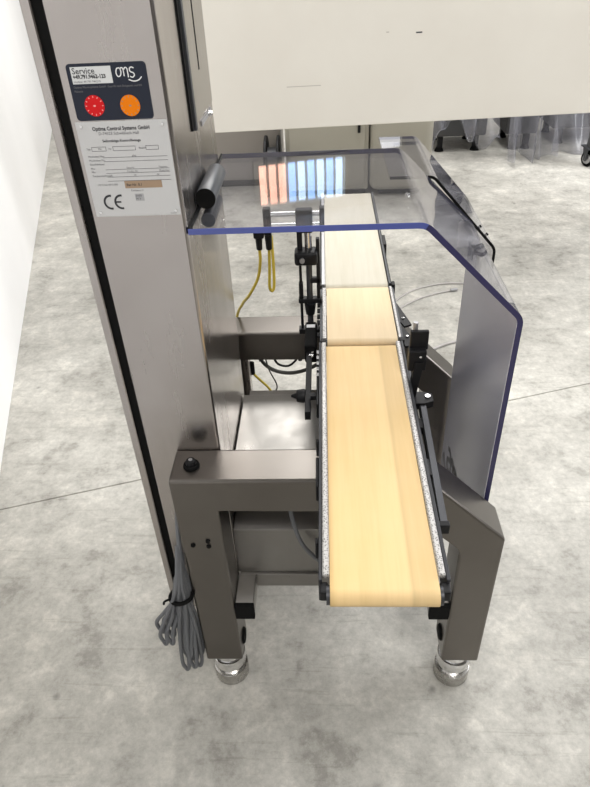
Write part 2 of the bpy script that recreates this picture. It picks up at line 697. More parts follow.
# ------------------------------------------------------------------ things standing at the back under the housing
gc = thing('tool_cabinet', 'dull brown-grey sheet metal cabinet standing far back behind the stainless cabinet', 'cabinet', (-0.8, 5.3, 0))
obj('body', box(-1.15, -0.36, 5.5, 6.0, 0.06, 1.05, bev=0.01), M['beige2'], gc)
obj('plinth', box(-1.13, -0.38, 5.53, 5.98, 0, 0.06), M['black'], gc)
bk = thing('cable_drum', 'small black cable drum on the floor between two far cabinets', 'cable drum', (-0.41, 5.2, 0))
obj('flange', cyl((-0.47, 5.25, 0.24), (-0.45, 5.25, 0.24), 0.24, n=28, bev=0.004), M['black'], bk, smooth=True)
obj('flange', cyl((-0.37, 5.25, 0.24), (-0.35, 5.25, 0.24), 0.24, n=28, bev=0.004), M['black'], bk, smooth=True)
obj('core', cyl((-0.45, 5.25, 0.24), (-0.37, 5.25, 0.24), 0.15, n=24), M['darkmetal'], bk, smooth=True)
bc = thing('switch_cabinet', 'square beige metal switch cabinet seen under the cream housing', 'cabinet', (0.04, 5.4, 0))
obj('body', box(-0.30, 0.36, 5.2, 5.7, 0.05, 1.0, bev=0.01), M['beige'], bc)
obj('plinth', box(-0.28, 0.34, 5.23, 5.68, 0, 0.05), M['black'], bc)
obj('door', box(-0.27, 0.33, 5.185, 5.2, 0.09, 0.97, bev=0.004), M['beige'], bc)
obj('handle', box(0.27, 0.29, 5.165, 5.186, 0.5, 0.62, bev=0.003), M['black'], bc)
rc = thing('round_cornered_machine', 'beige machine with a rounded corner and dark grip slot beside the square switch cabinet', 'machine', (0.72, 5.4, 0))
obj('body', box(0.37, 0.86, 5.15, 5.75, 0.04, 0.95, bev=0.07, seg=4), M['beige'], rc, smooth=True)
obj('grip_slot', box(0.55, 0.74, 5.14, 5.155, 0.405, 0.425, bev=0.003), M['black'], rc)
obj('base', box(0.45, 0.78, 5.22, 5.7, 0, 0.06), M['black'], rc)


def drape(x0, x1, y, zt, seed, flare, name):
    bm = bmesh.new()
    rnd = random.Random(seed)
    ph = [rnd.uniform(0, 6.28) for _ in range(5)]
    nx, nz = 60, 26
    g = []
    for j in range(nz + 1):
        t = j / nz
        row = []
        for i in range(nx + 1):
            s = i / nx
            f = (math.sin(s * 13 + ph[0] + t * 2.5) * 0.09 + math.sin(s * 27 + ph[1] - t * 4) * 0.04 + math.sin(s * 53 + ph[2] + 6 * t) * 0.015)
            yy = y - flare * t * t * (0.7 + 0.3 * math.sin(s * 9 + ph[3])) + f * (0.25 + t)
            zz = zt * (1 - t) + 0.005 + max(0, math.sin(s * 7 + ph[4])) * 0.06 * t
            row.append(bm.verts.new((x0 + (x1 - x0) * s + math.sin(t * 5 + s * 9) * 0.02, yy, zz)))
        g.append(row)
    for j in range(nz):
        for i in range(nx):
            bm.faces.new((g[j][i], g[j][i + 1], g[j + 1][i + 1], g[j + 1][i]))
    return bm


specs = [
    (0.98, 1.60, 6.2, 0.10, 'dark machine on levelling feet, torn clear film hanging short over it, nearest the conveyor'),
    (1.68, 2.08, 6.2, 0.25, 'dark machine under clear plastic film, middle one along the back'),
    (2.16, 3.4, 6.35, 0.30, 'dark machine under a wide flared sheet of clear film behind the castor'),
]
for k, (x0, x1, y, flr, lab) in enumerate(specs):
    w = thing('wrapped_machine', lab, 'machine', ((x0 + x1) / 2, y + 0.3, 0), 'film-wrapped machines along the back')
    obj('body', box(x0 + 0.05, x1 - 0.05, y + 0.15, y + 0.7, 0.14, 1.2, bev=0.02), M['darkmachine'], w)
    for lx in (x0 + 0.12, x1 - 0.16):
        for ly in (y + 0.18, y + 0.6):
            obj('leg', box(lx, lx + 0.05, ly, ly + 0.05, 0.04, 0.15), M['black'], w)
            obj('levelling_foot', cyl((lx + 0.025, ly + 0.025, 0), (lx + 0.025, ly + 0.025, 0.045), 0.045, 0.025, n=14), M['rubber'], w)
    dr = drape(x0, x1, y, 1.25, 3 + k, flr, 'film')
    if k == 0:
        for v in dr.verts:
            v.co.z = max(v.co.z, 0.20 + 0.12 * math.sin(v.co.x * 11 + 1) + 0.05 * math.sin(v.co.x * 37))
    obj('wrapping_film', dr, M['plastic'], w, smooth=True)

cs = thing('castor_wheel', 'small black castor with grey tyre on the floor at the far right edge', 'castor', (2.22, 5.5, 0))
cw = bmesh.new()
ring = [(2.22 + 0.0, 5.5, 0.065)]
obj('wheel', cyl((2.20, 5.49, 0.065), (2.235, 5.51, 0.065), 0.065, n=24, bev=0.006), M['rubber'], cs, smooth=True)
obj('rim', cyl((2.194, 5.487, 0.065), (2.241, 5.513, 0.065), 0.042, n=20, bev=0.003), M['greymetal'], cs, smooth=True)
obj('fork', prism([(5.47, 0.05), (5.53, 0.05), (5.56, 0.15), (5.46, 0.15)], 'x', 2.245, 2.255), M['darkmetal'], cs)
obj('fork', prism([(5.47, 0.05), (5.53, 0.05), (5.56, 0.15), (5.46, 0.15)], 'x', 2.178, 2.188), M['darkmetal'], cs)
obj('top_plate', box(2.17, 2.30, 5.44, 5.60, 0.15, 0.16), M['darkmetal'], cs)
obj('frame_post', box(2.20, 2.27, 5.48, 5.55, 0.16, 0.95), M['darkmachine'], cs)
cw.free()
for o in list(COL.objects):
    if o.parent is None and o.name.split('.')[0] in ('tool_cabinet', 'cable_drum', 'switch_cabinet', 'round_cornered_machine', 'wrapped_machine', 'castor_wheel'):
        o.location.z += FZ
cs.location += Vector((0.11, 0.28, 0))

# ------------------------------------------------------------------ machine frame: two portals on round feet
fr = thing('machine_stand', 'blasted stainless steel portal frame carrying the conveyors, on four round feet', 'machine frame', (0, 1.3, 0))
B = 0.006


def bevel_except(bm, skip, off, seg=2):
    es = [e for e in bm.edges if not skip(e.verts[0].co, e.verts[1].co)]
    bmesh.ops.bevel(bm, geom=es, offset=off, segments=seg, profile=0.5, affect='EDGES')
    return bm


def portal(y0, y1):
    beam = [(-0.349, 0.657), (-0.349, 0.749), (0.209, 0.749), (0.404, 0.556), (0.404, 0.50), (0.304, 0.50), (0.304, 0.53), (0.172, 0.657), (-0.247, 0.657)]
    bmb = bevel_except(prism(beam, 'y', y0, y1), lambda p, q: (p.z < 0.501 and q.z < 0.501) or (p.z < 0.658 and q.z < 0.658 and p.x < -0.24 and q.x < -0.24), B)
    obj('crossbeam', bmb, M['frame'], fr)
    obj('leg', bevel_except(box(-0.349, -0.247, y0, y1, 0.055, 0.657), lambda p, q: p.z > 0.6 and q.z > 0.6, B), M['frame'], fr)
    obj('leg', bevel_except(box(0.304, 0.404, y0, y1, 0.055, 0.50), lambda p, q: p.z > 0.4 and q.z > 0.4, B), M['frame'], fr)
    ym = (y0 + y1) / 2
    for xm in (-0.296, 0.352):
        f = obj('foot', cyl((xm, ym, FZ), (xm, ym, -0.038), 0.050, 0.050, n=32, bev=0.004), M['foot'], fr, smooth=True)
        obj('collar', cyl((xm, ym, -0.020), (xm, ym, 0.020), 0.047, 0.047, n=32, bev=0.003), M['chrome'], f, smooth=True)
        obj('sleeve', cyl((xm, ym, -0.04), (xm, ym, 0.056), 0.041, n=28, bev=0.002), M['chrome'], f, smooth=True)


portal(0.981, 1.086)
portal(1.600, 1.705)
# side rails with capped ends
for x0, x1, ye in ((-0.246, -0.198, 0.990), (0.254, 0.303, 0.990)):
    rl = obj('side_rail', box(x0, x1, ye, 1.083, 0.253, 0.304, bev=0.002, seg=1), M['box'], fr)
    obj('end_cap', box(x0 - 0.001, x1 + 0.001, ye - 0.012, ye + 0.002, 0.252, 0.305, bev=0.002), M['rubber'], rl)
obj('support_post', box(-0.272, -0.238, 1.605, 1.645, FZ, 0.658, bev=0.003), M['cab'], fr)
# black plugs and knob
for x, z in ((-0.321, 0.542), (-0.284, 0.556), (-0.284, 0.538)):
    obj('plug', cyl((x, 0.982, z), (x, 0.9775, z), 0.0062, 0.0052, n=16), M['rubber'], fr)
for x, z in ((-0.2465, 0.10), (0.3035, 0.12)):
    s = 1 if x < 0 else -1
    obj('plug', cyl((x, 1.03, z), (x + s * 0.006, 1.03, z), 0.024, 0.020, n=20), M['rubber'], fr, smooth=True)
kn = obj('adjuster_knob', cyl((-0.304, 1.030, 0.749), (-0.304, 1.030, 0.757), 0.019, 0.017, n=24, bev=0.002), M['rubber'], fr, smooth=True)
obj('knob_cap', cyl((-0.304, 1.030, 0.756), (-0.304, 1.030, 0.768), 0.0125, 0.0100, n=20, bev=0.002), M['black'], kn, smooth=True)
obj('cap_disc', cyl((-0.304, 1.030, 0.7678), (-0.304, 1.030, 0.7690), 0.0045, n=14), M['greymetal'], kn)
for x in (-0.12, -0.06):
    obj('bolt', cyl((x, 1.03, 0.650), (x, 1.03, 0.658), 0.006, n=6), M['darkmetal'], fr)
for x in (-0.20, -0.08, -0.055):
    obj('bolt', cyl((x, 1.61, 0.646), (x, 1.61, 0.658), 0.007, n=6), M['darkmetal'], fr)

# ------------------------------------------------------------------ stainless housing under the conveyors
bx_ = thing('drive_housing', 'low stainless steel box housing under the conveyors, bright top, between the frame legs', 'housing', (0, 1.3, 0.24))
obj('lower_body', box(-0.2465, 0.245, 1.092, 1.49, 0.300, 0.470, bev=0.003), M['box'], bx_)
obj('upper_body', box(-0.245, 0.245, 1.175, 1.49, 0.470, 0.606, bev=0.003), M['box'], bx_)
obj('bottom_flange', box(-0.243, 0.25, 1.084, 1.11, 0.250, 0.300, bev=0.002), M['box'], bx_)
obj('rear_flange', box(-0.23, 0.245, 1.485, 1.52, 0.575, 0.600, bev=0.002), M['box'], bx_)

# ------------------------------------------------------------------ control cabinet
cb = thing('control_cabinet', 'tall brushed stainless steel control cabinet with rating plate, left of the conveyors', 'cabinet', (-0.35, 1.3, 0.15))
obj('side_trim', box(-0.449, -0.4310, 1.086, 1.52, 0.15, 2.0, bev=0.003), M['cab'], cb)
obj('door_seal', box(-0.4325, -0.4155, 1.092, 1.51, 0.155, 1.995), M['rubber'], cb)
body = obj('front_panel', box(-0.4160, -0.247, 1.086, 1.52, 0.15, 2.0, bev=0.006, seg=3), M['cab'], cb)
# door on the right side
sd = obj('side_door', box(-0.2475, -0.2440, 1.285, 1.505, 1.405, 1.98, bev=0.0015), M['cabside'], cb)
obj('door_gap', box(-0.2475, -0.2440, 1.243, 1.262, 1.404, 1.98), M['rubber'], sd)
obj('hinge_strip', box(-0.2475, -0.2400, 1.262, 1.278, 1.400, 1.98, bev=0.002), M['darkmetal'], sd)
obj('slot', box(-0.2445, -0.2433, 1.381, 1.387, 1.487, 1.98), M['rubber'], sd)
obj('latch', cyl((-0.246, 1.445, 1.392), (-0.236, 1.445, 1.392), 0.007, 0.005, n=16), M['chrome'], cb, smooth=True)
obj('latch_plate', box(-0.2472, -0.2445, 1.35, 1.48, 1.388, 1.398), M['greymetal'], cb)

FY = 1.086


def F(x0, z0, d=0.0012):
    return lambda u, v: Vector((x0 + u, FY - d, z0 + v))


def fbox(x0, x1, z0, z1, d0, d1, bev=0.0):
    return box(x0, x1, FY - d1, FY - d0, z0, z1, bev=bev)


def rounded_plate(x0, x1, z0, z1, r, d0, d1):
    poly = []
    for cx, cz, a0 in ((x1 - r, z1 - r, 0), (x0 + r, z1 - r, 90), (x0 + r, z0 + r, 180), (x1 - r, z0 + r, 270)):
        for k in range(5):
            a = math.radians(a0 + k * 22.5)
            poly.append((cx + r * math.cos(a), cz + r * math.sin(a)))
    return prism(poly, 'y', FY - d1, FY - d0)


st = obj('service_sticker', rounded_plate(-0.401, -0.274, 1.464, 1.548, 0.006, 0.0, 0.0008), M['navy'], cb)
obj('white_field', fbox(-0.3945, -0.330, 1.519, 1.5435, 0.0008, 0.0012), M['silverfoil'], st)
obj('printed_text', text_bm('Service', 0.0125, F(-0.3925, 1.5335, 0.0015), 0.0001), M['ink'], st)
obj('printed_text', text_bm('+49.791.9462-123', 0.0078, F(-0.3925, 1.5268, 0.0015), 0.0003, 0.92), M['ink'], st)
obj('printed_text', text_bm('Hotline: 49 791 946210', 0.0045, F(-0.3925, 1.5208, 0.0015)), M['greyink'], st)
obj('printed_text', text_bm('Optima Warensysteme GmbH  Geprüft nach Eichgesetz und EN', 0.0042, F(-0.395, 1.5130, 0.0012), 0.0001), M['greyink'], st)
obj('printed_text', text_bm('Plakette', 0.0042, F(-0.395, 1.5070, 0.0012), 0.0001), M['greyink'], st)


def ribbon(pts, w, d):
    """flat curved stroke on the cabinet front"""
    ps = smooth_pts([(p[0], 0, p[1]) for p in pts], 6)
    bm = bmesh.new()
    rows = []
    n = len(ps)
    for i, p in enumerate(ps):
        t = (ps[min(i + 1, n - 1)] - ps[max(i - 1, 0)]).normalized()
        s = Vector((-t.z, 0, t.x)) * w * 0.5
        rows.append([bm.verts.new((q.x, FY - d, q.z)) for q in (p + s, p - s)])
    for a, b in zip(rows, rows[1:]):
        bm.faces.new((a[0], a[1], b[1], b[0]))
    return bm


lg = bmesh.new()
x0, z0 = -0.3225, 1.527
for pts in ([(0.0065, 0.013), (0.002, 0.012), (0.0, 0.006), (0.002, 0.001), (0.006, 0.002), (0.008, 0.007), (0.0075, 0.012), (0.0105, 0.013), (0.012, 0.010), (0.012, 0.001)],
            [(0.012, 0.009), (0.015, 0.013), (0.018, 0.012), (0.0185, 0.006), (0.0185, -0.001)],
            [(0.029, 0.012), (0.025, 0.0135), (0.022, 0.011), (0.023, 0.007), (0.027, 0.0055), (0.0285, 0.002), (0.025, -0.001), (0.0215, 0.0005)],
            [(0.018, -0.004), (0.026, -0.0065), (0.034, -0.005), (0.0395, -0.0005)]):
    t = ribbon([(x0 + a, z0 + b) for a, b in pts], 0.0017, 0.0014)
    me = bpy.data.meshes.new('t')
    t.to_mesh(me)
    t.free()
    lg.from_mesh(me)
    bpy.data.meshes.remove(me)
obj('logo', lg, M['white'], st)

for cx, cz, mm, lab in ((-0.3675, 1.4865, 'red', 'round red inspection seal'), (-0.3095, 1.4850, 'orange', 'round orange inspection seal')):
    s = obj('seal', cyl((cx, FY - 0.0008, cz), (cx, FY - 0.0014, cz), 0.0160, n=36), M[mm], st, label=lab)
    tm = bmesh.new()
    for k in range(12):
        a = k * PI / 6
        c, sn = math.cos(a), math.sin(a)
        for rr, hw, hh in ((0.0135, 0.0012, 0.0007),):
            vs = []
            for du, dv in ((-hw, -hh), (hw, -hh), (hw, hh), (-hw, hh)):
                r = rr + du
                vs.append(tm.verts.new((cx + r * c - dv * sn, FY - 0.0016, cz + r * sn + dv * c)))
            tm.faces.new(vs)
    vs = [tm.verts.new((cx + 0.0022 * math.cos(a), FY - 0.0016, cz + 0.0014 * math.sin(a))) for a in [k * PI / 5 for k in range(10)]]
    tm.faces.new(vs)
    obj('seal_print', tm, M['redlite'] if mm == 'red' else M['brown'], st)

pl = obj('rating_plate', fbox(-0.4065, -0.254, 1.303, 1.4625, 0.0, 0.0012, bev=0.0004), M['plate'], cb)
for x, z in ((-0.397, 1.4555), (-0.262, 1.4555), (-0.397, 1.311), (-0.262, 1.311)):
    obj('screw', cyl((x, FY - 0.001, z), (x, FY - 0.0035, z), 0.0026, 0.0020, n=14), M['chrome'], pl, smooth=True)
D = 0.0016
obj('printed_text', text_bm('Optima Control Systems GmbH', 0.0085, F(-0.380, 1.4485, D), 0.0002, 0.86), M['ink'], pl)
obj('printed_text', text_bm('D-74523 Schwäbisch Hall', 0.0066, F(-0.371, 1.4415, D)), M['greyink'], pl)
obj('printed_text', text_bm('Selbsttätige Kontrollwaage', 0.0060, F(-0.367, 1.4300, D), 0.0001), M['ink'], pl)
for z, s in ((1.4180, 'Typ'), (1.4060, 'Höchstlast Max'), (1.3995, 'Mindestlast Min'), (1.3930, 'Einschaltdauer'), (1.3860, 'Max'),
             (1.3800, 'Min'), (1.3735, 'Temperaturbereich')):
    obj('printed_text', text_bm(s, 0.0044, F(-0.397, z, D)), M['greyink'], pl)
for z, s, x in ((1.4180, 'MC', -0.377), (1.4180, 'Nr.', -0.3595), (1.4180, 'Baujahr', -0.3080), (1.4060, 'g/kg', -0.322), (1.3860, 'Takt/min', -0.280),
                (1.3860, 'Eich-Nr.', -0.335), (1.3800, 'Förder-Nr.', -0.335), (1.3800, 'Meter/min', -0.280), (1.3735, '10', -0.325), (1.3735, '40', -0.285)):
    obj('printed_text', text_bm(s, 0.0042, F(x, z, D)), M['greyink'], pl)
ln = bmesh.new()
for z in (1.4050, 1.3985, 1.3850, 1.3790, 1.3725, 1.3655):
    bxm(ln, -0.372, -0.262, FY - D, FY - D + 0.0003, z - 0.00025, z + 0.00025)
for xa, xb in ((-0.388, -0.364), (-0.352, -0.314), (-0.296, -0.275)):
    for z in (1.4160, 1.4225):
        bxm(ln, xa, xb, FY - D, FY - D + 0.0003, z - 0.00025, z + 0.00025)
    for x in (xa, xb):
        bxm(ln, x - 0.00025, x + 0.00025, FY - D, FY - D + 0.0003, 1.4160, 1.4225)
obj('ruled_lines', ln, M['greyink'], pl)
obj('printed_text', text_bm('-10°C bis 40°C EN', 0.0046, F(-0.392, 1.3580, D)), M['greyink'], pl)
bl = obj('stamped_label', fbox(-0.344, -0.279, 1.3525, 1.3650, 0.0012, 0.0016), M['brown'], pl, label='brown stamped strip label')
obj('printed_text', text_bm('Bar-Nr. 0.1', 0.0060, F(-0.341, 1.3565, 0.0018), 0.0001), M['ink'], pl)
obj('printed_text', text_bm('Eichklasse II', 0.0045, F(-0.335, 1.3470, D)), M['greyink'], pl)
ce = bmesh.new()
for cx, r in ((-0.3745, 0.0115), (-0.3555, 0.0115)):
    t = ribbon([(cx + r * math.cos(math.radians(a)), 1.3290 + r * math.sin(math.radians(a))) for a in range(80, 285, 20)], 0.0036, D)
    me = bpy.data.meshes.new('t')
    t.to_mesh(me)
    t.free()
    ce.from_mesh(me)
    bpy.data.meshes.remove(me)
bxm(ce, -0.3665, -0.3565, FY - D, FY - D + 0.0003, 1.3276, 1.3304)
obj('ce_mark', ce, M['ink'], pl)
sq = obj('grey_stamp', fbox(-0.3300, -0.3145, 1.3300, 1.3425, 0.0012, 0.0015), mat('stamp_grey', (0.36, 0.36, 0.37), 0.6), pl)
obj('printed_text', text_bm('0103\nM 3', 0.0052, F(-0.3285, 1.3375, 0.0018)), M['ink'], pl)
obj('printed_text', text_bm('02-05-01', 0.0030, F(-0.272, 1.3055, D)), M['greyink'], pl)


# ------------------------------------------------------------------ conveyors
def conveyor(name, label, loc, x0, x1, y0, y1, zt, beltm, guardx=None, railw=0.008, endr=0.017):
    t = thing(name, label, 'conveyor', loc, 'belt conveyors in line')
    r = endr
    prof = []
    for k in range(9):
        a = math.radians(90 + k * 22.5)
        prof.append(((y0 + r) + r * math.cos(a), (zt - r) + r * math.sin(a)))
    for k in range(9):
        a = math.radians(270 + k * 22.5)
        prof.append(((y1 - r) + r * math.cos(a), (zt - r) + r * math.sin(a)))
    bm = bmesh.new()
    nseg = len(prof)
    inner = []
    cy0, cy1, cz = y0 + r, y1 - r, zt - r
    th = 0.002
    for p in prof:
        c = Vector((cy0 if p[0] < cy0 + 1e-6 else cy1, cz))
        d = (Vector(p) - c).normalized()
        q = Vector(p) - d * th
        inner.append((q.x, q.y))
    A = [bm.verts.new((x0, p[0], p[1])) for p in prof]
    Bv = [bm.verts.new((x1, p[0], p[1])) for p in prof]
    Ai = [bm.verts.new((x0, p[0], p[1])) for p in inner]
    Bi = [bm.verts.new((x1, p[0], p[1])) for p in inner]
    for i in range(nseg):
        j = (i + 1) % nseg
        bm.faces.new((A[i], A[j], Bv[j], Bv[i]))
        bm.faces.new((Ai[i], Bi[i], Bi[j], Ai[j]))
        bm.faces.new((A[i], Ai[i], Ai[j], A[j]))
        bm.faces.new((Bv[i], Bv[j], Bi[j], Bi[i]))
    obj('belt', bm, beltm, t, smooth=True)
    for yy in (y0 + r, y1 - r):
        obj('roller', cyl((x0 - 0.006, yy, zt - r), (x1 + 0.006, yy, zt - r), r - th - 0.0005, n=20), M['darkmetal'], t, smooth=True)
    obj('slider_bed', box(x0 + 0.002, x1 - 0.002, y0 + 2 * r, y1 - 2 * r, zt - 0.024, zt - 0.003), M['greymetal'], t)
    return t


ZB = 0.85
# rear (outfeed)
c3 = conveyor('belt_conveyor', 'rearmost belt conveyor with a cream white belt, partly under the clear cover', (0.09, 2.1, 0.75), 0.001, 0.184, 1.692, 2.510, ZB,
              M['belt_rear'])
for a, b in ((-0.011, -0.001), (0.1865, 0.1925)):
    obj('side_rail', box(a, b, 1.700, 2.505, 0.795, 0.853, bev=0.001, seg=1), M['greymetal'] if a < 0 else M['darkmetal'], c3)
obj('edge_strip', box(-0.0165, -0.0112, 1.700, 2.505, 0.80, 0.850), M['black'], c3)
obj('edge_strip', box(0.1927, 0.1955, 1.700, 2.505, 0.80, 0.850), M['black'], c3)
obj('support_bracket', box(0.03, 0.15, 1.71, 2.2, 0.750, 0.795), M['darkmetal'], c3)
obj('stand_post', box(0.06, 0.12, 2.13, 2.19, FZ, 0.750, bev=0.003), M['box'], c3)
for y in (1.70, 1.705):
    pass
obj('corner_block', box(0.1955, 0.205, 1.69, 1.715, 0.82, 0.852, bev=0.002), M['black'], c3)
obj('side_plate', prism([(1.98, 0.80), (2.09, 0.80), (2.07, 0.85), (1.99, 0.85)], 'x', 0.1957, 0.205), M['black'], c3)
# weighing
c2 = conveyor('belt_conveyor', 'short middle weighing conveyor with a pale yellow belt', (0.09, 1.54, 0.75), 0.003, 0.183, 1.386, 1.688, ZB, M['belt_mid'], endr=0.012)
for a, b in ((-0.009, 0.001), (0.1855, 0.1925)):
    obj('side_rail', box(a, b, 1.395, 1.680, 0.805, 0.853, bev=0.001, seg=1), M['guard'], c2)
    s = -1 if a < 0 else 1
    xa = (-0.016, -0.0092) if a < 0 else (0.1927, 0.198)
    obj('edge_strip', box(xa[0], xa[1], 1.39, 1.680, 0.80, 0.848), M['darkmetal'], c2)
for k in range(7):
    y = 1.44 + k * 0.033
    obj('bolt', cyl((-0.016, y, 0.835), (-0.024, y, 0.835), 0.007, n=10), M['black'], c2)
obj('load_cell_base', box(0.03, 0.15, 1.43, 1.66, 0.750, 0.803, bev=0.003), M['darkmetal'], c2)
for x in (-0.014, 0.186):
    obj('end_bearing', box(x, x + 0.013, 1.377, 1.394, 0.826, 0.8535, bev=0.002), M['black'], c2)
# wedge plates on the right
obj('wedge_plate', prism([(0.1985, 1.62), (0.204, 1.62), (0.232, 1.50), (0.212, 1.49), (0.1985, 1.53)], 'z', 0.822, 0.828), M['black'], c2)
obj('wedge_plate', prism([(0.1985, 1.50), (0.207, 1.50), (0.238, 1.40), (0.205, 1.395), (0.1985, 1.42)], 'z', 0.818, 0.824), M['black'], c2)
obj('bolt', cyl((0.212, 1.53, 0.827), (0.212, 1.53, 0.832), 0.004, n=10), M['chrome'], c2)
obj('bolt', cyl((0.214, 1.44, 0.823), (0.214, 1.44, 0.828), 0.004, n=10), M['chrome'], c2)
# front (infeed)
c1 = conveyor('belt_conveyor', 'long front conveyor with a stained yellow belt, nearest the viewer', (0.09, 1.0, 0.75), 0.000, 0.1745, 0.613, 1.372, ZB, M['belt_front'],
              endr=0.018)
for side, a, b in ((-1, -0.0125, -0.0005), (1, 0.1750, 0.1870)):
    obj('perforated_guard', box(a, b, 0.652, 1.372, 0.846, 0.856, bev=0.003, seg=2), M['guard'], c1)
    xa = (-0.0185, -0.0127) if side < 0 else (0.1872, 0.1940)
    obj('side_rail', box(xa[0], xa[1], 0.645, 1.376, 0.798, 0.853, bev=0.001, seg=1), M['rail'], c1)
    xb = (-0.0170, -0.0030) if side < 0 else (0.1765, 0.1930)
    obj('end_block', box(xb[0], xb[1], 0.626, 0.648, 0.822, 0.845, bev=0.003), M['black'], c1)
for y0, y1 in ((1.13, 1.33), (0.87, 0.955), (0.73, 0.745), (1.00, 1.012)):
    obj('side_bracket', box(-0.0245, -0.0187, y0, y1, 0.80, 0.84, bev=0.002), M['black'], c1)
for k in range(5):
    obj('bolt', cyl((-0.0186, 1.345 - 0.025 * k, 0.842), (-0.0245, 1.345 - 0.025 * k, 0.842), 0.005, n=8), M['chrome'], c1)
obj('cross_bracket', box(-0.010, 0.186, 0.99, 1.08, 0.7492, 0.800, bev=0.003), M['darkmetal'], c1)
# guide rail on the right
gr = obj('guide_rail', prism([(0.2075, 0.815), (0.2215, 0.815), (0.2305, 1.20), (0.2165, 1.20)], 'z', 0.788, 0.800, bev=0.001), M['darkmetal'], c1)
obj('inner_rail', prism([(0.1945, 0.80), (0.2045, 0.80), (0.2135, 1.35), (0.1945, 1.35)], 'z', 0.775, 0.786), M['darkmetal'], gr)
obj('slot_strip', prism([(0.2050, 0.83), (0.2068, 0.83), (0.2155, 1.19), (0.2135, 1.19)], 'z', 0.786, 0.7995), M['rubber'], gr)
obj('rail_clip', box(0.196, 0.210, 0.935, 0.985, 0.786, 0.806, bev=0.002), M['black'], gr)
obj('rail_clip', box(0.198, 0.212, 1.085, 1.12, 0.786, 0.806, bev=0.002), M['black'], gr)
obj('rail_end', box(0.192, 0.224, 0.803, 0.8165, 0.780, 0.803, bev=0.002), M['black'], gr)
# upright bracket
ub = obj('bracket_foot', prism([(0.194, 1.175), (0.226, 1.175), (0.2485, 1.185), (0.2485, 1.215), (0.23, 1.222), (0.194, 1.222)], 'z', 0.7865, 0.8045, bev=0.001), M['black'], c1)
obj('bolt', cyl((0.236, 1.200, 0.8045), (0.236, 1.200, 0.809), 0.006, n=14), M['chrome'], ub)
obj('upright_rod', prism([(0.190, 0.805), (0.208, 0.805), (0.220, 0.90), (0.200, 0.90)], 'y', 1.20, 1.215), M['black'], ub)
obj('reflector_block', box(0.186, 0.226, 1.205, 1.232, 0.875, 0.928, bev=0.003), M['black'], ub)
obj('reflector_plate', box(0.189, 0.230, 1.222, 1.232, 0.922, 0.970, bev=0.002), M['black'], ub)
obj('pin', cyl((0.201, 1.238, 0.95), (0.201, 1.238, 0.985), 0.0055, n=14), M['greymetal'], ub, smooth=True)
for z in (0.915, 0.893):
    obj('screw', cyl((0.212 - (0.915 - z) * 0.2, 1.2045, z), (0.212 - (0.915 - z) * 0.2, 1.202, z), 0.0028, n=10), M['chrome'], ub)

# ------------------------------------------------------------------ motor block on the left
mo = thing('junction_box', 'small black junction box with white label, left of the joint between belts', 'junction box', (-0.038, 1.49, 0.749))
obj('housing', box(-0.058, -0.0255, 1.425, 1.555, 0.757, 0.812, bev=0.005), M['rubber'], mo)
obj('label', box(-0.054, -0.030, 1.520, 1.536, 0.8118, 0.8128), M['white'], mo, label='white label')
obj('mount_plate', box(-0.056, -0.0255, 1.44, 1.585, 0.7494, 0.758), M['black'], mo)
for y in (1.40, 1.42):
    obj('bolt', cyl((-0.04, y + 0.005, 0.792), (-0.04, y + 0.005, 0.797), 0.006, n=10), M['chrome'], mo)
hp = obj('hanger_plate', box(-0.053, -0.0390, 1.165, 1.426, 0.768, 0.792, bev=0.001), M['black'], mo)
obj('clamp_knob', cyl((-0.053, 1.245, 0.780), (-0.075, 1.245, 0.780), 0.018, 0.015, n=18, bev=0.003), M['black'], hp, smooth=True)
obj('knob_tip', cyl((-0.075, 1.245, 0.780), (-0.088, 1.245, 0.780), 0.008, 0.003, n=12), M['black'], hp, smooth=True)
obj('tie_bar', box(-0.0392, -0.0186, 1.20, 1.215, 0.800, 0.812), M['black'], mo)
obj('tie_bar', box(-0.0410, -0.0392, 1.19, 1.225, 0.785, 0.812), M['black'], mo)

# ------------------------------------------------------------------ photo sensor stand on the left
ss = thing('sensor_stand', 'black sensor stand with chrome rods and clamps, left of the middle belt', 'sensor stand', (-0.05, 1.61, 0.75))
YS = 1.60
obj('base_foot', box(-0.078, -0.019, YS - 0.010, YS + 0.016, 0.7492, 0.765, bev=0.002), M['black'], ss)
obj('post', cyl((-0.044, YS, 0.765), (-0.044, YS, 1.04), 0.0085, n=16), M['darkmetal'], ss, smooth=True)
obj('rod', cyl((-0.068, YS, 0.765), (-0.068, YS, 0.99), 0.0040, n=12), M['black'], ss, smooth=True)
obj('rod_collar', cyl((-0.044, YS, 0.812), (-0.044, YS, 0.845), 0.0125, 0.0165, n=16), M['black'], ss, smooth=True)
obj('lower_clamp', box(-0.076, -0.010, YS - 0.012, YS + 0.012, 0.850, 0.864, bev=0.003), M['black'], ss)
obj('side_tube', box(-0.074, -0.062, YS - 0.010, YS + 0.010, 0.864, 0.912, bev=0.003), M['black'], ss)
obj('cross_arm', box(-0.044, -0.012, YS - 0.008, YS + 0.008, 0.910, 0.926, bev=0.003), M['black'], ss)
obj('inner_post', box(-0.024, -0.014, YS - 0.008, YS + 0.008, 0.864, 1.04, bev=0.002), M['black'], ss)
mc = obj('main_clamp', box(-0.082, -0.020, YS - 0.030, YS + 0.020, 0.972, 1.010, bev=0.008, seg=3), M['black'], ss, smooth=True)
obj('clamp_screw', cyl((-0.061, YS - 0.0305, 0.990), (-0.061, YS - 0.036, 0.990), 0.0070, n=14), M['greymetal'], mc, smooth=True)
obj('riser', box(-0.074, -0.060, YS - 0.010, YS + 0.010, 1.010, 1.07, bev=0.002), M['black'], ss)
